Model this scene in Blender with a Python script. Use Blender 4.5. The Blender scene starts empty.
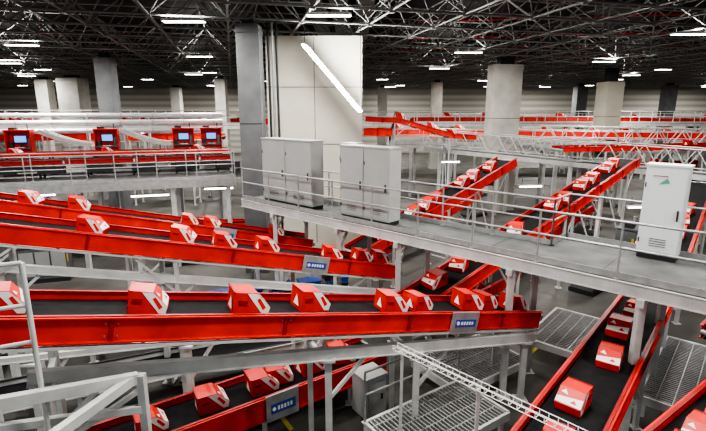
import bpy, math, random
from mathutils import Vector, Matrix
random.seed(7)
V = Vector
UP = V((0,0,1))
# ---------------------------------------------------------------- materials
def mat(name, col, rough=0.5, metal=0.0, noise=0.0, nscale=4.0, emit=None, estr=0.0, bump=0.0, spec=0.5):
    m = bpy.data.materials.new(name); m.use_nodes = True
    nt = m.node_tree; b = nt.nodes["Principled BSDF"]
    b.inputs["Base Color"].default_value = (*col,1)
    b.inputs["Roughness"].default_value = rough
    b.inputs["Metallic"].default_value = metal
    b.inputs["Specular IOR Level"].default_value = spec
    if noise > 0 or bump > 0:
        tc = nt.nodes.new("ShaderNodeTexCoord")
        n = nt.nodes.new("ShaderNodeTexNoise"); n.inputs["Scale"].default_value = nscale; n.inputs["Detail"].default_value = 8
        nt.links.new(tc.outputs["Object"], n.inputs["Vector"])
        if noise > 0:
            r = nt.nodes.new("ShaderNodeValToRGB")
            r.color_ramp.elements[0].position = 0.3; r.color_ramp.elements[1].position = 0.7
            r.color_ramp.elements[0].color = tuple(c*(1-noise) for c in col)+(1,)
            r.color_ramp.elements[1].color = tuple(min(1,c*(1+noise)) for c in col)+(1,)
            nt.links.new(n.outputs["Fac"], r.inputs["Fac"]); nt.links.new(r.outputs["Color"], b.inputs["Base Color"])
        if bump > 0:
            bp = nt.nodes.new("ShaderNodeBump"); bp.inputs["Strength"].default_value = bump
            nt.links.new(n.outputs["Fac"], bp.inputs["Height"]); nt.links.new(bp.outputs["Normal"], b.inputs["Normal"])
    if emit:
        b.inputs["Emission Color"].default_value = (*emit,1); b.inputs["Emission Strength"].default_value = estr
    return m
M = {
 'red':  mat("red_paint",(0.62,0.020,0.009),0.42,noise=0.22,nscale=2.2),
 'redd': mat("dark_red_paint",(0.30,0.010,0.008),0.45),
 'steel':mat("pale_painted_steel",(0.50,0.51,0.50),0.45,0.1,noise=0.15,nscale=3),
 'galv': mat("galvanised_steel",(0.36,0.37,0.37),0.4,0.4,noise=0.15,nscale=6),
 'deck': mat("deck_plate",(0.10,0.102,0.10),0.65,0.0,noise=0.3,nscale=2,spec=.3),
 'belt': mat("rubber_belt",(0.012,0.012,0.013),0.75,noise=0.3,nscale=5,spec=.15),
 'dark': mat("dark_metal",(0.035,0.037,0.04),0.5,0.3),
 'white':mat("white_plastic",(0.78,0.78,0.76),0.4),
 'cab':  mat("cabinet_enamel",(0.34,0.35,0.345),0.45,noise=0.06,nscale=2),
 'cabw': mat("cabinet_white_enamel",(0.66,0.69,0.69),0.4),
 'blue': mat("blue_label",(0.03,0.08,0.33),0.5),
 'green':mat("green_logo",(0.1,0.35,0.25),0.5),
 'conc': mat("column_concrete",(0.44,0.43,0.39),0.8,noise=0.18,nscale=1.2,bump=0.1),
 'concd':mat("column_concrete_dark",(0.12,0.125,0.13),0.8,noise=0.2,nscale=1.2),
 'clad': mat("block_cladding",(0.47,0.45,0.38),0.7,noise=0.08,nscale=0.8),
 'truss':mat("truss_steel",(0.22,0.225,0.215),0.5,0.1),
 'lamp': mat("lamp_diffuser",(1,1,1),0.5,emit=(1.0,0.98,0.93),estr=16),
 'lampb':mat("led_diffuser",(1,1,1),0.5,emit=(1.0,1.0,0.98),estr=90),
 'tube': mat("fluorescent_tube",(1,1,1),0.5,emit=(0.98,1.0,0.97),estr=12),
 'scr':  mat("monitor_screen",(0.02,0.1,0.4),0.3,emit=(0.08,0.35,0.9),estr=1.5),
 'yel':  mat("yellow_paint",(0.55,0.42,0.05),0.6),
 'bin':  mat("blue_bin_plastic",(0.02,0.07,0.30),0.4),
 'mach': mat("machine_grey",(0.13,0.135,0.14),0.5,0.2,noise=0.2,nscale=3),
 'duct': mat("silver_duct",(0.5,0.51,0.52),0.4,0.3,noise=0.1,nscale=3),
}
# ---------------------------------------------------------------- mesh builder
class B:
    def __init__(s): s.v=[]; s.f=[]; s.m=[]; s.mats=[]; s.sm=[]
    def mi(s,k):
        if k not in s.mats: s.mats.append(k)
        return s.mats.index(k)
    def poly(s,verts,faces,k,smooth=False):
        o=len(s.v); s.v+= [tuple(x) for x in verts]; i=s.mi(k)
        for f in faces: s.f.append(tuple(o+a for a in f)); s.m.append(i); s.sm.append(smooth)
    def hexa(s,c8,k):
        s.poly(c8,[(0,3,2,1),(4,5,6,7),(0,1,5,4),(1,2,6,5),(2,3,7,6),(3,0,4,7)],k)
    def box(s,c,size,k,rz=0.0):
        c=V(c); a,b,d=[x/2 for x in size]; ca,sa=math.cos(rz),math.sin(rz)
        pts=[]
        for z in (-d,d):
            for x,y in ((-a,-b),(a,-b),(a,b),(-a,b)):
                pts.append(c+V((x*ca-y*sa,x*sa+y*ca,z)))
        s.hexa(pts,k)
    def beam(s,p0,p1,w,h,k,side=None):
        p0=V(p0);p1=V(p1);d=(p1-p0).normalized()
        if side is None:
            side=d.cross(UP)
            side = V((1,0,0)) if side.length<1e-3 else side.normalized()
        up=side.cross(d)
        pts=[]
        for p in (p0,p1):
            for a,b in ((-1,-1),(1,-1),(1,1),(-1,1)):
                pts.append(p+side*(a*w/2)+up*(b*h/2))
        s.hexa(pts,k)
    def tube(s,p0,p1,r,k,n=8):
        p0=V(p0);p1=V(p1);d=(p1-p0).normalized()
        a=d.cross(UP); a = V((1,0,0)) if a.length<1e-3 else a.normalized()
        b=a.cross(d); vs=[]
        for p in (p0,p1):
            for i in range(n):
                t=2*math.pi*i/n; vs.append(p+a*(r*math.cos(t))+b*(r*math.sin(t)))
        fs=[(i,(i+1)%n,n+(i+1)%n,n+i) for i in range(n)]
        s.poly(vs,fs,k,True); s.poly(vs,[tuple(range(n)),tuple(range(2*n-1,n-1,-1))],k)
    def path(s,pts,r,k,n=8):
        for a,b in zip(pts[:-1],pts[1:]): s.tube(a,b,r,k,n)
    def obj(s,name):
        me=bpy.data.meshes.new(name); me.from_pydata(s.v,[],s.f)
        for k in s.mats: me.materials.append(M[k])
        me.polygons.foreach_set("material_index",s.m); me.polygons.foreach_set("use_smooth",s.sm)
        me.update(); o=bpy.data.objects.new(name,me); bpy.context.scene.collection.objects.link(o); return o
def railing(b,p0,p1,h=1.1,sp=1.5,k='galv',toe=True,r=0.024):
    p0=V(p0);p1=V(p1);L=(p1-p0).length;n=max(1,round(L/sp))
    for i in range(n+1):
        p=p0.lerp(p1,i/n); b.tube(p,p+UP*h,r,k,6); b.box(p+UP*0.01,(0.1,0.1,0.02),k)
    for f in (1.0,0.55): b.tube(p0+UP*h*f,p1+UP*h*f,r,k,6)
    if toe: b.beam(p0+UP*0.07,p1+UP*0.07,0.012,0.13,k)
# ---------------------------------------------------------------- tote
def tote_mesh():
    b=B(); L,W,H=0.29,0.22,0.36
    prof=[(-L*.92,0),(L*.92,0),(L,0.14),(0.06,H),(-L,H)]
    n=len(prof); vs=[(x,-W,z) for x,z in prof]+[(x,W,z) for x,z in prof]
    cols=['redd','red','red','red','red']
    for i in range(n):
        j=(i+1)%n; b.poly([vs[i],vs[j],vs[n+j],vs[n+i]],[(0,1,2,3)],cols[i])
    b.poly(vs[:n],[tuple(range(n))],'red'); b.poly(vs[n:],[tuple(range(n-1,-1,-1))],'red')
    for sg in (-1,1):
        y=sg*(W+0.006); y2=sg*(W+0.010)
        b.poly([(L*.98,y,0.145),(0.06,y,H-.008),(-0.10,y,H-.008),(L*.60,y,0.03),(L*.92,y,0.03)],[(0,1,2,3,4)],'white')
        b.poly([(L*.75,y2,0.14),(0.10,y2,H-.07),(0.06,y2,H-.10),(L*.60,y2,0.10)],[(0,1,2,3)],'red')
        b.beam((-0.22,sg*(W+.01),0.22),(-0.08,sg*(W+.01),0.22),0.02,0.05,'redd')
    nrm=V((H-0.14,0,L-0.06)).normalized()
    c=V(((L+0.06)/2,0,(0.14+H)/2))+nrm*0.005; t=V((L-0.06,0,0.14-H)).normalized()
    b.poly([c+t*.14-V((0,W,0)),c+t*.14+V((0,W,0)),c-t*.02+V((0,W,0)),c+t*.04-V((0,W,0))],[(0,1,2,3)],'white')
    b.poly([c-t*.05-V((0,W*.8,0)),c-t*.03-V((0,W*.2,0)),c-t*.12-V((0,W*.5,0))],[(0,1,2)],'white')
    c2=c+nrm*.004
    b.poly([c2+t*.10+V((0,.02,0)),c2+t*.10+V((0,.14,0)),c2+t*.03+V((0,.08,0))],[(0,1,2)],'red')
    b.beam((-L,-W,H),(-L,W,H),0.02,0.02,'redd')
    b.poly([(-L-.004,-W*.7,.08),(-L-.004,W*.3,.08),(-L-.004,-W*.1,.26)],[(0,1,2)],'white')
    o=b.obj("baggage_tote"); me=o.data; bpy.data.objects.remove(o); return me
TM=tote_mesh()
def tote(pos,d,flip=False,yaw=0.0,s=1.0):
    d=V(d).normalized(); 
    if flip: d=-d
    side=UP.cross(d).normalized(); up=d.cross(side)
    R=Matrix((d,side,up)).transposed().to_4x4()
    o=bpy.data.objects.new("baggage_tote",TM); bpy.context.scene.collection.objects.link(o)
    o.matrix_world=Matrix.Translation(V(pos)+up*0.004)@R@Matrix.Rotation(yaw,4,'Z')@Matrix.Diagonal((s,s,s,1))
    return o
# ---------------------------------------------------------------- conveyor
def conveyor(name,pts,width=1.0,ph=0.35,totes=(),legs=3.2,pk='red',label=(),flip=False,ts=1.0,conduit=False):
    b=B(); pts=[V(p) for p in pts]; Ls=[(q-p).length for p,q in zip(pts[:-1],pts[1:])]; T=sum(Ls)
    for p,q in zip(pts[:-1],pts[1:]):
        d=(q-p).normalized(); side=d.cross(UP).normalized(); up=side.cross(d)
        for sg in (-1,1):
            o=side*sg*width/2
            b.beam(p+o-up*ph/2,q+o-up*ph/2,0.02,ph,pk)
            b.beam(p+o*1.04-up*.01,q+o*1.04-up*.01,0.07,0.02,pk)
            b.beam(p+o*1.04-up*(ph-.01),q+o*1.04-up*(ph-.01),0.07,0.02,pk)
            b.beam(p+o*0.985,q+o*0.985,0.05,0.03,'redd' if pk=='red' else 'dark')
            n=max(1,int((q-p).length/2.4))
            for i in range(1,n+1):
                c=p.lerp(q,(i-.5)/n)+o*1.03-up*ph/2
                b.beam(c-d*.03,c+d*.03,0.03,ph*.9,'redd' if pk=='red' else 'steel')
                for u in (-.3,.3):
                    for w_ in (-.25,.25):
                        c2=c+d*u*.25+up*ph*w_; b.beam(c2-d*.010,c2+d*.010,0.04,0.02,'mach')
            if conduit:
                b.beam(p+o*1.06-up*(ph+.05),q+o*1.06-up*(ph+.05),0.05,0.04,'steel')
        b.beam(p-up*.13,q-up*.13,width-.06,0.03,'belt')
        b.beam(p-up*(ph-.03),q-up*(ph-.03),width-.1,0.03,'dark')
        n=int((q-p).length/1.0)
        for i in range(1,n):
            c=p.lerp(q,i/n)-up*(ph+.02); b.beam(c-side*width/2,c+side*width/2,.05,.05,'mach')
    for p,d in ((pts[0],(pts[1]-pts[0]).normalized()),(pts[-1],(pts[-1]-pts[-2]).normalized())):
        side=d.cross(UP).normalized(); b.tube(p-side*(width/2)-UP*.17,p+side*(width/2)-UP*.17,0.07,'galv',12)
    def at(x):
        for p,q,l in zip(pts[:-1],pts[1:],Ls):
            if x<=l or q is pts[-1]: return p.lerp(q,min(1,x/l)),(q-p).normalized()
            x-=l
    if legs:
        n=max(1,int(T/legs))
        for i in range(n):
            fr=(i+.5)/n
            p,d=at(T*fr); side=d.cross(UP).normalized()
            top=p.z-ph
            for sg in (-1,1):
                q=p+side*sg*(width/2-.02); b.beam((q.x,q.y,0),(q.x,q.y,top),0.09,0.09,'steel')
                b.box((q.x,q.y,0.01),(0.2,0.2,0.02),'steel')
            a=p+side*(width/2-.02);c=p-side*(width/2-.02)
            b.beam((a.x,a.y,top-.06),(c.x,c.y,top-.06),0.08,0.08,'steel')
            if top>1.2:
                b.beam((a.x,a.y,.5),(c.x,c.y,top-.3),0.05,0.05,'steel')
                b.beam((a.x,a.y,.45),(c.x,c.y,.45),0.05,0.05,'steel')
                e=a-d*1.0 if i%2 else a+d*1.0
                b.beam((a.x,a.y,top-.9),(e.x,e.y,e.z-ph),0.05,0.05,'steel')
            if i%2==0 and top>.6:
                m=p-UP*(ph+.22); b.box(m,(.3,.3,.26),'mach',math.atan2(d.y,d.x)); b.tube(m,m+side*.42,.10,'mach',10)
    for fr in label:
        p,d=at(T*fr); side=d.cross(UP).normalized(); up=side.cross(d)
        if side.y>0: side=-side
        o=p+side*(width/2+.06)-up*ph/2
        b.beam(o-d*.36,o+d*.36,0.03,ph*1.15,'galv'); 
        o2=o+side*.02
        b.beam(o2-d*.26-up*.02,o2+d*.28-up*.02,0.012,ph*.42,'blue')
        for k in range(5):
            x=-.12+k*.07; b.beam(o2+d*x+side*.008-up*.02,o2+d*(x+.045)+side*.008-up*.02,0.006,ph*.18,'white')
        b.tube(o2-d*.2+side*.004-up*.02,o2-d*.2+side*.012-up*.02,0.04,'white',10)
    ob=b.obj(name)
    for f in totes:
        p,d=at(T*f); side=d.cross(UP).normalized(); up=side.cross(d)
        tote(p-up*.115+side*random.uniform(-.12,.05),d,flip,random.uniform(-.3,.3),ts*random.uniform(.9,1.05))
    return ob
# ================================================================= ROOM
ZB,ZT,ZR=9.8,11.3,11.9
XW0,XW1,YW=-62,75,74
b=B(); b.box(((XW0+XW1)/2,34,-0.1),(XW1-XW0,YW+8,0.2),'deck'); fl=b.obj("floor")
fm=bpy.data.materials.new("concrete_floor"); fm.use_nodes=True; nt=fm.node_tree; bs=nt.nodes["Principled BSDF"]
tc=nt.nodes.new("ShaderNodeTexCoord"); n1=nt.nodes.new("ShaderNodeTexNoise"); n1.inputs["Scale"].default_value=.6; n1.inputs["Detail"].default_value=9
rp=nt.nodes.new("ShaderNodeValToRGB"); rp.color_ramp.elements[0].position=.3; rp.color_ramp.elements[1].position=.72
rp.color_ramp.elements[0].color=(.055,.053,.048,1); rp.color_ramp.elements[1].color=(.125,.122,.112,1)
nt.links.new(tc.outputs["Object"],n1.inputs["Vector"]); nt.links.new(n1.outputs["Fac"],rp.inputs["Fac"]); nt.links.new(rp.outputs["Color"],bs.inputs["Base Color"]); bs.inputs["Roughness"].default_value=.6; bs.inputs["Specular IOR Level"].default_value=.3
fl.data.materials[0]=fm
def ribwall(name,c,size,col,col2):
    b=B(); b.box(c,size,'deck'); o=b.obj(name)
    m=bpy.data.materials.new(name+"_cladding"); m.use_nodes=True; nt=m.node_tree; bs=nt.nodes["Principled BSDF"]
    tc=nt.nodes.new("ShaderNodeTexCoord"); w=nt.nodes.new("ShaderNodeTexWave"); w.bands_direction='Z'; w.inputs["Scale"].default_value=.35
    r=nt.nodes.new("ShaderNodeValToRGB"); r.color_ramp.elements[0].color=(*col,1); r.color_ramp.elements[1].color=(*col2,1)
    nt.links.new(tc.outputs["Object"],w.inputs["Vector"]); nt.links.new(w.outputs["Fac"],r.inputs["Fac"]); nt.links.new(r.outputs["Color"],bs.inputs["Base Color"]); bs.inputs["Roughness"].default_value=.6
    o.data.materials[0]=m
ribwall("wall_back",((XW0+XW1)/2,YW+.1,ZR/2),(XW1-XW0,.2,ZR),(.24,.23,.20),(.40,.38,.34))
ribwall("wall_left",(XW0-.1,34,ZR/2),(.2,YW+8,ZR),(.24,.23,.20),(.40,.38,.34))
ribwall("wall_right",(XW1+.1,34,ZR/2),(.2,YW+8,ZR),(.24,.23,.20),(.40,.38,.34))
M['roof']=mat("roof_decking",(.014,.014,.014),.8,spec=.2)
b=B(); b.box(((XW0+XW1)/2,34,ZR+.1),(XW1-XW0,YW+8,.2),'roof'); b.obj("ceiling")
b=B(); ang=math.radians(14); ca,sa=math.cos(ang),math.sin(ang)
cell=2.7
def inside(x,y): return XW0+1<x<XW1-1 and 6<y<YW-1
def tr(i,j,z,o=0.0):
    x,y=(i+o)*cell,(j+o)*cell; return V((x*ca-y*sa,x*sa+y*ca,z))
for i in range(-28,38):
    for j in range(-14,40):
        p=tr(i,j,ZB)
        if not inside(p.x,p.y): continue
        q=tr(i,j,ZT,.5)
        r=.04
        for t in (tr(i+1,j,ZB),tr(i,j+1,ZB)):
            if inside(t.x,t.y): b.tube(p,t,r*1.2,'truss',4)
        if inside(q.x,q.y):
            for t in (tr(i+1,j,ZT,.5),tr(i,j+1,ZT,.5)):
                if inside(t.x,t.y): b.tube(q,t,r,'truss',4)
            for a,c in ((0,0),(1,0),(0,1),(1,1)):
                t=tr(i+a,j+c,ZB)
                if inside(t.x,t.y): b.tube(q,t,r*.8,'truss',4)
            b.box(p,(.18,.18,.18),'truss')
b.obj("ceiling_space_frame")
b=B()
for k in range(6):
    y=17+k*7; b.tube((4,y,ZR-.06),(60,y-9,ZR-.06),.058,'red',8)
b.obj("sprinkler_pipework")
b=B()
for k in range(3): b.box((-2+k*1.3,40,ZR-.16),(.9,60,.3),'truss')
b.obj("ventilation_duct")
def clamp(x,y,L=1.5,rz=0.0,z=9.55,W=260,up=0,light=True):
    b=B(); b.box((0,0,0.06),(L,.34,.08),'steel'); b.box((0,0,.015),(L-.06,.28,.02),'lamp')
    for s in (-1,1): b.tube((s*L*.4,0,.1),(s*L*.4,0,ZB-z+.05),.01,'dark',4)
    o=b.obj("ceiling_lamp"); o.location=(x,y,z); o.rotation_euler=(0,0,rz)
    if light:
        ld=bpy.data.lights.new("lamp_light",'AREA'); ld.shape='RECTANGLE'; ld.size=L; ld.size_y=.3; ld.energy=W; ld.color=(1,.97,.92)
        l=bpy.data.objects.new("lamp_light",ld); bpy.context.scene.collection.objects.link(l); l.parent=o; l.location=(0,0,-.02)
    if up:  # added upward fill that brightens the trusses, not part of the lamp
        ld=bpy.data.lights.new("truss_fill_light",'AREA'); ld.shape='RECTANGLE'; ld.size=L; ld.size_y=.3; ld.energy=up; ld.color=(1,.97,.92)
        l=bpy.data.objects.new("truss_fill_light",ld); bpy.context.scene.collection.objects.link(l); l.parent=o; l.location=(0,0,.13); l.rotation_euler=(math.pi,0,0)
for x,y in [(-6,17.8),(-.8,16.7),(14,20.7),(6.3,27)]: clamp(x,y,W=500,up=75)
for x,y in [(16.3,32),(6.5,37),(-16,24),(-23,33),(-9,29),(-14,43),(-30,45),(25,44),(-2,50),(14,52),(38,50),(32,30)]:  # nearer ones mapped, the rest added on a loose grid to light the hall
    clamp(x,y,W=1100,rz=random.choice((0,.1)),up=140)
for x,y in [(-38,60),(-18,64),(5,66),(26,66),(48,66),(-50,50)]:  # extra lamps added to brighten the far end
    clamp(x,y,W=2300,up=220)
for x,y in [(-9,4),(0,5),(9,4),(-5,10.5),(5,10.5),(-13,12),(13,12)]:  # out-of-view lamps over the camera, added to light the foreground
    clamp(x,y,W=520,L=2.0,up=35)
for i in range(9):  # further far lamps added against the darkness, glowing strips without area lights
    for j in range(3):
        clamp(-48+i*12+j*3,38+j*12+ (i%2)*3,light=False,L=1.2)
b=B(); p0=V((-1.95,20.0,9.05)); p1=V((.30,19.6,6.45))
b.beam(p0,p1,.66,.07,'lampb'); b.beam(p0+V((0,.08,0)),p1+V((0,.08,0)),.70,.06,'steel')
b.tube(p0,(p0.x,p0.y,ZB-.06),.015,'dark',4); b.tube(p1,(p1.x,p1.y,ZB-.06),.015,'dark',4)
b.obj("linear_led_lamp")
# ================================================================= COLUMNS
def column(x,y,w,d,zt,k,rz=0):
    b=B(); b.box((x,y,zt/2),(w,d,zt),k,rz)
    b.box((x,y,.6),(w+.08,d+.08,1.2),k,rz)
    b.box((x,y,zt-.25),(w+.06,d+.06,.1),k,rz)
    for z in (3,6): b.box((x,y,z),(w+.01,d+.01,.03),'dark',rz)
    if zt<ZB: b.box((x,y,(zt+ZB)/2),(w*.5,d*.5,ZB-zt),'dark',rz)
    return b.obj("concrete_column")
column(9.7,31.3,1.8,1.3,9.3,'conc',rz=.1)
column(20.6,39,1.5,1.3,8.7,'clad',rz=.2)
column(-14.6,29,.9,.9,9.5,'concd')
column(-3.9,18.7,.85,.8,9.6,'concd')
for x,y,w,k in [(-27,47,2.0,'conc'),(-31,49,1.2,'conc'),(-13,48,1.0,'conc'),(9.3,54,1.1,'conc'),(39,60,1.3,'concd'),(4,66,1.2,'conc'),(29,62,1.3,'concd'),(-24,66,1.2,'conc')]:
    column(x,y,w,w,9.5,k)
b=B(); b.box((-1.7,22.6,4.82),(4.2,2.2,9.64),'clad'); b.box((-1.7,21.49,5),(.03,.02,9.2),'concd')
for z in (2.5,5,7.5): b.box((-1.7,21.49,z),(4.2,.02,.03),'concd')
b.obj("clad_service_shaft")
b=B()
for k in range(3): b.tube((-3.3+.16*k,19.3,0),(-3.3+.16*k,19.3,ZB),.05,'dark' if k!=1 else 'galv',8)
b.obj("vertical_pipes")
# ================================================================= MAIN CATWALK
Q0=V((-3.1,15.8,3.4)); S=V((.735,-.678,0)); N=V((.678,.735,0))
def cw(s,n,z=0): return Q0+S*s+N*n+UP*z
b=B()
b.beam(cw(-1.2,.75,-.03),cw(9.2,.75,-.03),1.5,.06,'deck')
b.beam(cw(9.2,1.25,-.03),cw(15.5,1.25,-.03),2.5,.06,'deck')
for n,s0,s1 in ((0,-1.2,15.5),(1.5,-1.2,9.2),(2.5,9.2,15.5)):
    b.beam(cw(s0,n,-.14),cw(s1,n,-.14),.05,.24,'steel')
    b.beam(cw(s0,n,-.02),cw(s1,n,-.02),.1,.02,'steel'); b.beam(cw(s0,n,-.26),cw(s1,n,-.26),.1,.02,'steel')
for i in range(11):
    s=-1+i*1.5; w=1.5 if s<9.2 else 2.5
    b.beam(cw(s,0,-.16),cw(s,w,-.16),.06,.14,'steel')
for i in range(6):
    s=1+i*2.4; w=1.5 if s<9.2 else 2.5
    b.beam(cw(s,.05,.001),cw(s,w-.05,.001),.012,.006,'dark')
railing(b,cw(-1.2,.04),cw(15.5,.04),sp=1.5)
railing(b,cw(-1.2,1.46),cw(9.2,1.46),sp=1.5)
railing(b,cw(9.2,2.46),cw(15.5,2.46),sp=1.5)
railing(b,cw(9.2,1.46),cw(9.2,2.46),sp=1.0)
for s in (.6,3.6,5.8,8.9,11.4,14.3):
    w=1.5 if s<9.2 else 2.5
    for n in (.05,w-.05):
        p=cw(s,n); b.beam((p.x,p.y,0),(p.x,p.y,3.12),.13,.13,'steel'); b.box((p.x,p.y,.015),(.3,.3,.03),'steel')
        m=-1 if n>.5 else 1
        b.beam(cw(s,n,-.9),cw(s,n+.5*m,-.28),.06,.06,'steel')
    b.beam(cw(s,-.1,-.34),cw(s,w+.1,-.34),.13,.14,'steel')
b.obj("steel_catwalk")
def cabinet(s0,s1,n,h,k,depth=.5,doors=2,logo=False):
    b=B(); L=s1-s0; 
    b.box((0,0,.06),(L-.04,depth-.04,.12),'dark'); b.box((0,0,h/2+.06),(L,depth,h-.12),k)
    b.box((0,0,h+.015),(L+.05,depth+.06,.04),k)
    for i in range(doors):
        w=L/doors; x=-L/2+w*(i+.5)
        b.box((x,-depth/2-.012,h/2+.06),(w-.04,.025,h-.22),k)
        b.box((x+w*.38,-depth/2-.04,h*.5),(.03,.03,.22),'dark')
        b.box((x-w*.46,-depth/2-.02,h*.8),(.02,.04,.1),'dark'); b.box((x-w*.46,-depth/2-.02,h*.2),(.02,.04,.1),'dark')
        for q in range(4): b.box((x,-depth/2-.028,.3+.05*q),(w*.4,.01,.015),'mach')
    if logo:
        b.poly([(-.12,-depth/2-.03,h*.81),(.08,-depth/2-.03,h*.83),(.02,-depth/2-.03,h*.88)],[(0,1,2)],'green')
        b.box((-.1,-depth/2-.03,h*.90),(.26,.01,.012),'redd')
    o=b.obj("electrical_cabinet"); c=cw((s0+s1)/2,n); o.location=(c.x,c.y,3.402); o.rotation_euler=(0,0,math.atan2(S.y,S.x))
cabinet(-.3,2.2,.55,2.15,'cab',doors=2)
cabinet(2.9,3.4,1.1,2.1,'cab',doors=1)
cabinet(3.5,5.3,.5,2.1,'cab',doors=2)
cabinet(10.85,11.6,2.05,1.98,'cabw',depth=.38,doors=1,logo=True)
# ================================================================= CONVEYORS
conveyor("belt_conveyor",[(-12.7,12.1,4.8),(-10,13.2,4.1),(-1.6,16.6,2.0)],1.0,.38,totes=(.30,.40,.66,.72,.9),label=(.75,),legs=3.5,conduit=True)
conveyor("belt_conveyor",[(-9.8,8.6,4.9),(-7.3,9.66,4.27),(1.15,13.26,2.17)],1.0,.38,totes=(.12,.36,.52,.60,.69,.84,.92,.97),label=(.79,),legs=3.7,conduit=True)
conveyor("belt_conveyor",[(-6.67,4.5,4.58),(4.06,10.44,2.02)],1.0,.36,totes=(.2,.34,.46,.555,.69,.745,.86,.90,.97),label=(.81,),legs=0,conduit=True)
conveyor("belt_conveyor",[(0,16.1,1.7),(7.2,22.1,4.35)],1.0,.38,totes=(.12,.2,.33,.41,.47,.66,.73,.86),flip=True)
conveyor("belt_conveyor",[(1.33,11.1,1.75),(12.5,22,4.2),(13.4,22.9,4.3)],1.0,.4,totes=(.08,.15,.2,.25,.33,.5,.55,.66,.72,.83,.88),flip=True)
conveyor("belt_conveyor",[(2.4,5.25,2.0),(8.1,12,1.85),(13.5,18.4,3.3),(15,20,3.6)],1.0,.36,totes=(.03,.095,.19,.27,.34,.5,.58,.66,.72,.78),flip=True,legs=2.8,ts=.9)
conveyor("belt_conveyor",[(3.75,4.7,2.4),(9.2,8.55,2.4)],1.0,.36,totes=(.06,.15,.22,.31,.5,.7),flip=True,legs=0,ts=.8)
conveyor("belt_conveyor",[(-4.6,6.9,.95),(.5,10.5,.95)],1.0,.5,totes=(.18,.36,.53,.60,.72,.85),label=(.56,),legs=1.8)
def girder(p0,p1,posts,w=.12,h=.16,brace=True):
    b=B(); p0=V(p0);p1=V(p1); b.beam(p0,p1,w,h,'steel')
    d=(p1-p0).normalized(); side=d.cross(UP).normalized(); up=side.cross(d)
    b.beam(p0-up*h/2,p1-up*h/2,w+.06,.02,'steel')
    for f in posts:
        p=p0.lerp(p1,f); b.beam((p.x,p.y,0),(p.x,p.y,p.z-.08),.12,.12,'steel'); b.box((p.x,p.y,.015),(.28,.28,.03),'steel')
        b.box((p.x,p.y,p.z-.1),(.26,.26,.04),'steel')
        if brace:
            q=p0.lerp(p1,min(1,f+.08)); b.beam((p.x,p.y,p.z-.9),(q.x,q.y,q.z-.1),.06,.06,'steel')
            c=p-side*.9 if side.y<0 else p+side*.9
            b.beam((p.x,p.y,p.z-.2),(c.x,c.y,p.z-.2),.08,.1,'steel'); b.beam((c.x,c.y,0),(c.x,c.y,p.z+.15),.1,.1,'steel')
    b.obj("steel_support_girder")
girder((-4.3,5.6,3.05),(4.1,9.8,1.5),(.02,.46,.66,.97),.12,.19)
girder((-7.6,9.3,3.35),(1.3,12.4,1.5),(.02,.35,.7,.98),.12,.16)
girder((-11,12.0,3.2),(-2,15.5,1.4),(.1,.5,.95),.12,.15)
girder((-6.3,7.3,2.3),(-.5,10.4,1.5),(.1,.5,.9),.08,.10)
# ================================================================= LEFT PLATFORM
PA=V((-18,15.5,3.7)); PD=V((.951,.309,0)); PN=V((-.309,.951,0)); PL=13.7
def pl(s,n,z=0): return PA+PD*s+PN*n+UP*z
b=B(); b.beam(pl(0,4.5,-.04),pl(PL,4.5,-.04),9,.08,'deck')
b.beam(pl(0,0,-.15),pl(PL,0,-.15),.06,.3,'galv'); b.beam(pl(PL,0,-.15),pl(PL,9,-.15),.06,.3,'steel')
railing(b,pl(0,.05),pl(PL,.05),sp=1.5); railing(b,pl(0,1.6),pl(PL,1.6),sp=2,toe=False)
railing(b,pl(0,8.9),pl(PL,8.9),sp=1.5,k='steel')
for s in (1,4.4,7.8,11.2,13.4):
    for n in (.2,4,8.6):
        p=pl(s,n); b.beam((p.x,p.y,0),(p.x,p.y,3.6),.16,.16,'steel')
    b.beam(pl(s,0,-.25),pl(s,9,-.25),.14,.2,'steel')
b.obj("steel_mezzanine_platform")
conveyor("belt_conveyor",[pl(0,2.8,.75),pl(PL,2.8,.75)],.8,.18,totes=(),legs=0,pk='redd')
conveyor("belt_conveyor",[pl(0,4.4,.95),pl(PL,4.4,.95)],.7,.16,totes=(.1,.33,.6,.9),legs=0,ts=.8)
bb=B(); 
for i in range(8):
    for n in (2.5,3.1,4.15,4.65): bb.beam(pl(.5+i*1.8,n,0),pl(.5+i*1.8,n,.55 if n<4 else .78),.07,.07,'dark')
    bb.beam(pl(.5+i*1.8,2.3,.35),pl(1.5+i*1.8,2.3,.35),.3,.28,'dark'); 
bb.obj("conveyor_leg_set")
b=B()
for n,z,r in ((8.0,2.15,.16),(7.8,1.75,.13),(8.4,2.55,.11)):
    b.tube(pl(0,n,z),pl(PL,n,z),r,'duct',12)
    for i in range(9):
        b.tube(pl(.4+i*1.6,n,z),pl(.46+i*1.6,n,z),r+.02,'galv',12)
for i in range(5):
    b.beam(pl(.8+i*3,7.8,0),pl(.8+i*3,7.8,1.65),.06,.06,'steel'); b.beam(pl(.8+i*3,7.6,1.62),pl(.8+i*3,8.6,1.62),.05,.05,'steel'); b.beam(pl(.8+i*3,8.4,0),pl(.8+i*3,8.4,2.45),.06,.06,'steel')
b.obj("silver_duct_run")
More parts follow.
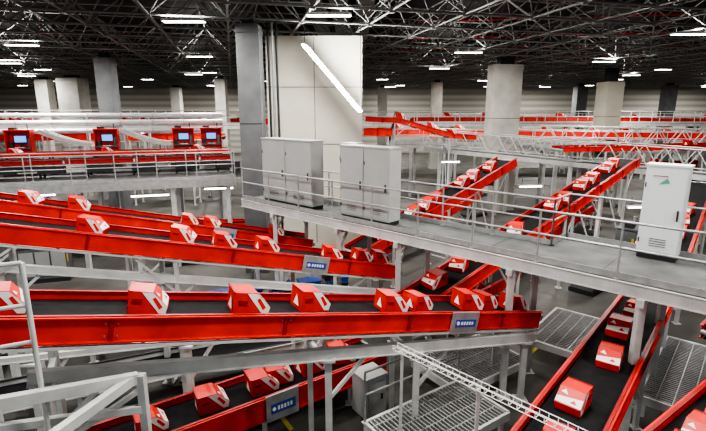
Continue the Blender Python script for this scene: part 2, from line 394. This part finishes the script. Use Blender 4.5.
def station(x,y,z,rz,s=.85):
    b=B()
    b.box((0,.45,.95),(1.3,.08,1.9),'red'); b.box((-.62,.1,.95),(.06,.7,1.9),'red'); b.box((.62,.1,.95),(.06,.7,1.9),'red')
    b.box((0,.1,1.93),(1.36,.8,.08),'red'); b.box((0,0,.92),(1.2,.7,.06),'mach'); b.box((0,.1,.45),(1.2,.5,.8),'redd')
    b.box((0,.38,1.4),(1.15,.06,.9),'red')
    b.box((0,.2,1.42),(.66,.06,.44),'dark'); b.box((0,.16,1.42),(.58,.02,.36),'scr'); b.box((0,.22,1.05),(.08,.06,.25),'dark'); b.box((0,.2,.96),(.3,.2,.02),'dark')
    b.box((0,-.15,.965),(.45,.16,.03),'white'); b.box((-.45,.1,1.1),(.2,.3,.3),'dark'); b.box((.45,.15,1.2),(.15,.2,.5),'mach')
    b.tube((.4,.3,1.95),(.4,.3,2.25),.03,'dark',6); b.box((-.3,.2,2.03),(.4,.3,.12),'dark')
    o=b.obj("coding_workstation"); o.location=(x,y,z); o.rotation_euler=(0,0,rz); o.scale=(s,s,s)
ST=((1.4,5.8),(4.3,5.9),(8.0,6.0),(11.6,6.2),(13.0,6.3))
for s,n in ST:
    p=pl(s,n); station(p.x,p.y,3.7+.3,math.atan2(PD.y,PD.x),.82)
b=B()
for s,n in ST:
    b.beam(pl(s-.68,n,.15),pl(s+.68,n,.15),1.4,.298,'mach')
b.obj("workstation_plinths")
def tubelamp(p,L,rz,z):
    b=B(); b.box((0,0,.05),(L,.14,.05),'steel'); b.tube((-L/2+.03,0,0),(L/2-.03,0,0),.04,'tube',8)
    for s in (-1,1): b.box((s*(L/2-.02),0,.01),(.03,.1,.08),'steel'); b.tube((s*L*.35,0,.07),(s*L*.35,0,.4),.01,'dark',4)
    o=b.obj("fluorescent_lamp"); o.location=(p[0],p[1],z); o.rotation_euler=(0,0,rz)
    ld=bpy.data.lights.new("tube_light",'AREA'); ld.shape='RECTANGLE'; ld.size=L; ld.size_y=.1; ld.energy=50
    l=bpy.data.objects.new("tube_light",ld); bpy.context.scene.collection.objects.link(l); l.parent=o; l.location=(0,0,-.05)
tubelamp((-8.3,19.0),1.5,.3,3.1); tubelamp((-6,20.8),1.3,.2,3.1); tubelamp((-13,19),1.5,.3,3.1)
tubelamp((8.6,22.6),1.2,.1,2.9); tubelamp((6,29),1.2,.1,3.4); tubelamp((17,25),1.2,.1,3.2); tubelamp((11,17.6),1.2,.1,2.9)
# ================================================================= FAR STRUCTURES
def mezz(p0,p1,w,deckk='deck',posts=4,truss=False,name="steel_catwalk"):
    b=B(); p0=V(p0);p1=V(p1); d=(p1-p0).normalized(); n=V((-d.y,d.x,0)).normalized()
    b.beam(p0+n*w/2-UP*.04,p1+n*w/2-UP*.04,w,.08,deckk)
    for o in (0,w):
        b.beam(p0+n*o-UP*.15,p1+n*o-UP*.15,.06,.25,'steel'); 
        if truss:
            L=(p1-p0).length; k=int(L/1.2); r=.035
            a,c=p0+n*o,p1+n*o
            b.tube(a+UP*1.1,c+UP*1.1,r,'steel',6); b.tube(a+UP*.1,c+UP*.1,r,'steel',6)
            for i in range(k):
                u=a.lerp(c,i/k);v=a.lerp(c,(i+.5)/k);q=a.lerp(c,(i+1)/k)
                b.tube(u+UP*.1,v+UP*1.1,.025,'steel',4); b.tube(v+UP*1.1,q+UP*.1,.025,'steel',4)
        else: railing(b,p0+n*o,p1+n*o,sp=2.0,k='steel',r=.03)
    k=max(2,posts)
    for i in range(k):
        for o in (.1,w-.1):
            p=p0.lerp(p1,(i+.3)/k)+n*o; b.beam((p.x,p.y,0),(p.x,p.y,p.z-.1),.18,.18,'steel')
    b.obj(name)
mezz((5,33.4,4.0),(17,20.2,3.6),1.4,truss=True,posts=4)
mezz((12,31,4.4),(34,20.5,4.2),1.4,truss=True,posts=6)
mezz((-40,36,5.4),(-8,36,5.4),3,posts=7)
mezz((2,45,5.3),(50,45,5.3),2,posts=8)
mezz((3,36,4.0),(30,28,4.0),2,posts=6)
mezz((-50,55,5.0),(55,58,5.0),3,posts=14)
conveyor("belt_conveyor",[(1,41,5.0),(30,35.6,4.9)],1.2,.6,legs=4,totes=(.1,.15,.2,.27,.35,.42,.5,.56,.62,.7,.8),ts=1.3)
conveyor("belt_conveyor",[(6,50,5.9),(45,50,5.6)],1.2,.7,legs=6,totes=(.1,.2,.25,.4,.5,.6,.8),ts=1.4)
conveyor("belt_conveyor",[(.8,31,6.1),(3,31,6.0),(6.5,31.5,5.0),(8,31.8,4.9)],1.1,.3,legs=2.5,totes=(.3,.6,.8),ts=1.2)
conveyor("belt_conveyor",[(11,25.5,4.6),(30,27.5,4.8)],1.2,.25,legs=4,totes=(.2,.4,.6))
conveyor("belt_conveyor",[(-38,33,4.9),(-9,33,4.9)],1.2,.4,legs=4,totes=(.2,.4,.6,.8))
conveyor("belt_conveyor",[(-45,52,5.6),(-4,52,5.6)],1.2,.6,legs=6,totes=(.2,.3,.5,.55,.7,.8),ts=1.4)
conveyor("belt_conveyor",[(9.5,15,1.4),(18,24,3.3)],1.0,.4,legs=3,totes=(.1,.2,.35,.5,.65,.8))
conveyor("belt_conveyor",[(5,17,.9),(14,27,1.5)],1.0,.4,legs=3,totes=(.2,.5,.8))
conveyor("belt_conveyor",[(.6,18.6,1.0),(7,27,2.0)],1.0,.4,legs=3,totes=(.2,.5,.8))
conveyor("belt_conveyor",[(-16,19.5,1.6),(-5,22.5,1.2)],1.0,.35,legs=3,totes=(.2,.5,.8))
conveyor("belt_conveyor",[(2.5,13.2,.9),(5.6,16.2,1.0)],1.0,.35,legs=2,totes=(.2,.5))
conveyor("belt_conveyor",[(9.6,11.2,.9),(16,15.8,2.2)],1.0,.4,legs=2.2,totes=(.1,.4,.7))
conveyor("belt_conveyor",[(18,30,3.2),(34,34,3.2)],1.2,.5,legs=3,totes=(.1,.4,.7))
def machine(x,y,rz,L=1.6,h=1.3):
    b=B(); b.box((0,0,.08),(L+.1,.9,.16),'dark'); b.box((0,0,h/2+.1),(L,.8,h-.1),'mach'); b.box((0,0,h+.12),(L+.06,.86,.06),'mach')
    for i in range(3): b.box((-L/3+i*L/3,-.42,h/2+.1),(L/3-.06,.03,h-.35),'cab'); 
    b.tube((L*.3,0,h+.1),(L*.3,0,h+.5),.08,'galv',8); b.box((-L*.25,0,h+.3),(.4,.4,.3),'dark')
    for sx in (-1,1): b.box((sx*L/2,-.3,.9),(.04,.1,.3),'yel')
    o=b.obj("drive_control_machine"); o.location=(x,y,0); o.rotation_euler=(0,0,rz)
for x,y,r in [(8.9,16.6,.7),(12.5,20.5,.8),(18,21,.5),(7.6,29,.7),(-12,17.6,.3),(-7.5,19.6,.3)]: machine(x,y,r)
def chute(x,y,z,rz,s=.75):
    b=B(); n=8; pts=[]
    for i in range(n+1):
        t=i/n; pts.append(V((-1.6+3.2*t,0,1.0*(1-t)**1.6)))
    for p,q in zip(pts[:-1],pts[1:]):
        b.beam(p,q,1.1,.06,'steel')
        for sd in (-1,1): b.beam(p+V((0,sd*.55,.12)),q+V((0,sd*.55,.12)),.05,.3,'steel')
    for x0,h in ((-1.4,.8),(1.3,.0)): 
        for sd in (-.5,.5): b.beam((x0,sd,-1.48),(x0,sd,h),.08,.08,'steel')
    o=b.obj("baggage_chute"); o.location=(x,y,z); o.rotation_euler=(0,0,rz); o.scale=(s,s,s)
for s in (6.2,9.8): 
    p=pl(s,6.4); chute(p.x,p.y,4.74,.3,.7)
# ================================================================= LOWER LEVEL
for k,(p,q) in enumerate([((-9,8.0,.8),(-1,11.6,.8)),((-10,10.5,.9),(0,14.4,.9)),((-3.5,4.6,.7),(-1.2,6.2,.7))]):
    conveyor("floor_belt_conveyor",[p,q],.9,.25,legs=2,pk='steel' if k!=1 else 'mach',totes=(.3,.6) if k==1 else ())
b=B()
for i in range(9):
    c=V((-8.2+i*.95,12.9+i*.40,0)); b.box(c+UP*.35,(.7,.5,.6),'bin',.4); b.box(c+UP*.66,(.76,.56,.05),'bin',.4)
b.obj("blue_bin_row")
def grating(c,L,W,z,rz,rail=True):
    b=B(); n=int(L/.09)
    for i in range(n+1): b.box((-L/2+i*L/n,0,0),(.02,W,.05),'galv')
    for i in range(int(W/.3)+1): b.box((0,-W/2+i*.3,0),(L,.02,.04),'galv')
    for s in (-1,1): b.box((0,s*W/2,-.06),(L,.06,.18),'steel'); b.box((s*L/2,0,-.06),(.06,W,.18),'steel')
    for x in (-L/2+.1,L/2-.1):
        for y in (-W/2+.1,W/2-.1): b.beam((x,y,-z),(x,y,-.1),.08,.08,'steel')
    if rail: railing(b,(-L/2,W/2,0),(L/2,W/2,0),sp=1.2,toe=False); 
    o=b.obj("steel_grating_platform"); o.location=(c[0],c[1],z); o.rotation_euler=(0,0,rz)
grating((1.7,8.3),2.6,1.4,.5,.6); grating((2.9,10.6),2.4,1.6,.45,.6); grating((7.9,9.9),3.6,1.5,.5,.85,rail=False); grating((6.0,12.2),2.6,1.4,.5,.85,rail=False)
b=B(); p0=V((.75,7.7,2.35)); p1=V((3.1,5.2,2.35)); n=26
d=(p1-p0).normalized(); sd=d.cross(UP)
for s in (-1,1):
    for h in (0,.08): b.tube(p0+sd*s*.07+UP*h,p1+sd*s*.07+UP*h,.008,'white',4)
for i in range(n+1):
    c=p0.lerp(p1,i/n); b.path([c-sd*.07+UP*.08,c-sd*.07,c+sd*.07,c+sd*.07+UP*.08],.007,'white',4)
for f in (.05,.5,.95):
    c=p0.lerp(p1,f); b.beam((c.x,c.y,0),(c.x,c.y,2.34),.05,.05,'steel')
b.obj("wire_mesh_cable_tray")
b=B()
b.beam((-4.2,4.4,3.4),(-2.85,5.6,3.05),.1,.14,'steel'); b.beam((-3.4,4.2,3.0),(-2.9,5.55,3.05),.1,.12,'steel')
b.beam((-2.8,5.6,0),(-2.8,5.6,3.1),.1,.1,'steel'); b.beam((-4.3,5.0,0),(-4.3,5.0,3.4),.1,.1,'steel')
b.beam((-4.9,4.6,2.9),(-2.8,5.6,2.6),.08,.1,'steel')
b.beam((-4.3,5.0,2.0),(-2.8,5.6,2.9),.06,.06,'steel'); b.beam((-4.6,4.9,2.2),(-2.8,5.6,2.0),.06,.06,'steel')
b.obj("steel_bracing_frame")
b=B()
def P3(x,y,z): return V((x,y,z))
b.tube(P3(-3.65,4.95,0),P3(-3.68,4.98,4.85),.03,'steel',8); b.tube(P3(-5.0,4.3,0),P3(-5.0,4.3,4.85),.03,'steel',8)
for z in (4.85,4.35,3.9): b.tube(P3(-5.0,4.3,z),P3(-3.68,4.98,z),.026,'steel',8)
b.obj("steel_guard_railing")
b=B(); b.box((0,0,.5),(.55,.5,.9),'cab'); b.box((0,0,.97),(.6,.54,.05),'cab'); b.box((0,-.26,.55),(.4,.02,.6),'cab'); b.box((.14,-.28,.5),(.03,.03,.12),'dark'); b.box((0,0,.03),(.5,.45,.06),'dark')
o=b.obj("control_box"); o.location=(.35,9.2,0); o.rotation_euler=(0,0,.6)
b=B(); b.box((-2.6,9.6,.004),(2.0,.1,.006),'yel',.5); b.box((-1.6,9.1,.004),(1.2,.1,.006),'yel',-1.0); b.box((4.6,11.5,.004),(3,.1,.006),'yel',.8)
b.obj("floor_marking")
# ================================================================= WORLD / CAMERA
w=bpy.data.worlds.new("World"); bpy.context.scene.world=w; w.use_nodes=True
w.node_tree.nodes["Background"].inputs[0].default_value=(.93,.96,1,1); w.node_tree.nodes["Background"].inputs[1].default_value=.5
cam=bpy.data.cameras.new("camera"); co=bpy.data.objects.new("camera",cam); bpy.context.scene.collection.objects.link(co)
cam.lens=24; cam.sensor_width=36; cam.clip_end=400; co.location=(0,0,6.5); co.rotation_euler=(math.radians(90-12.6),0,0)
bpy.context.scene.camera=co
bpy.context.scene.view_settings.view_transform='AgX'
bpy.context.scene.view_settings.exposure=.1
try: bpy.context.scene.view_settings.look='AgX - High Contrast'
except Exception: pass
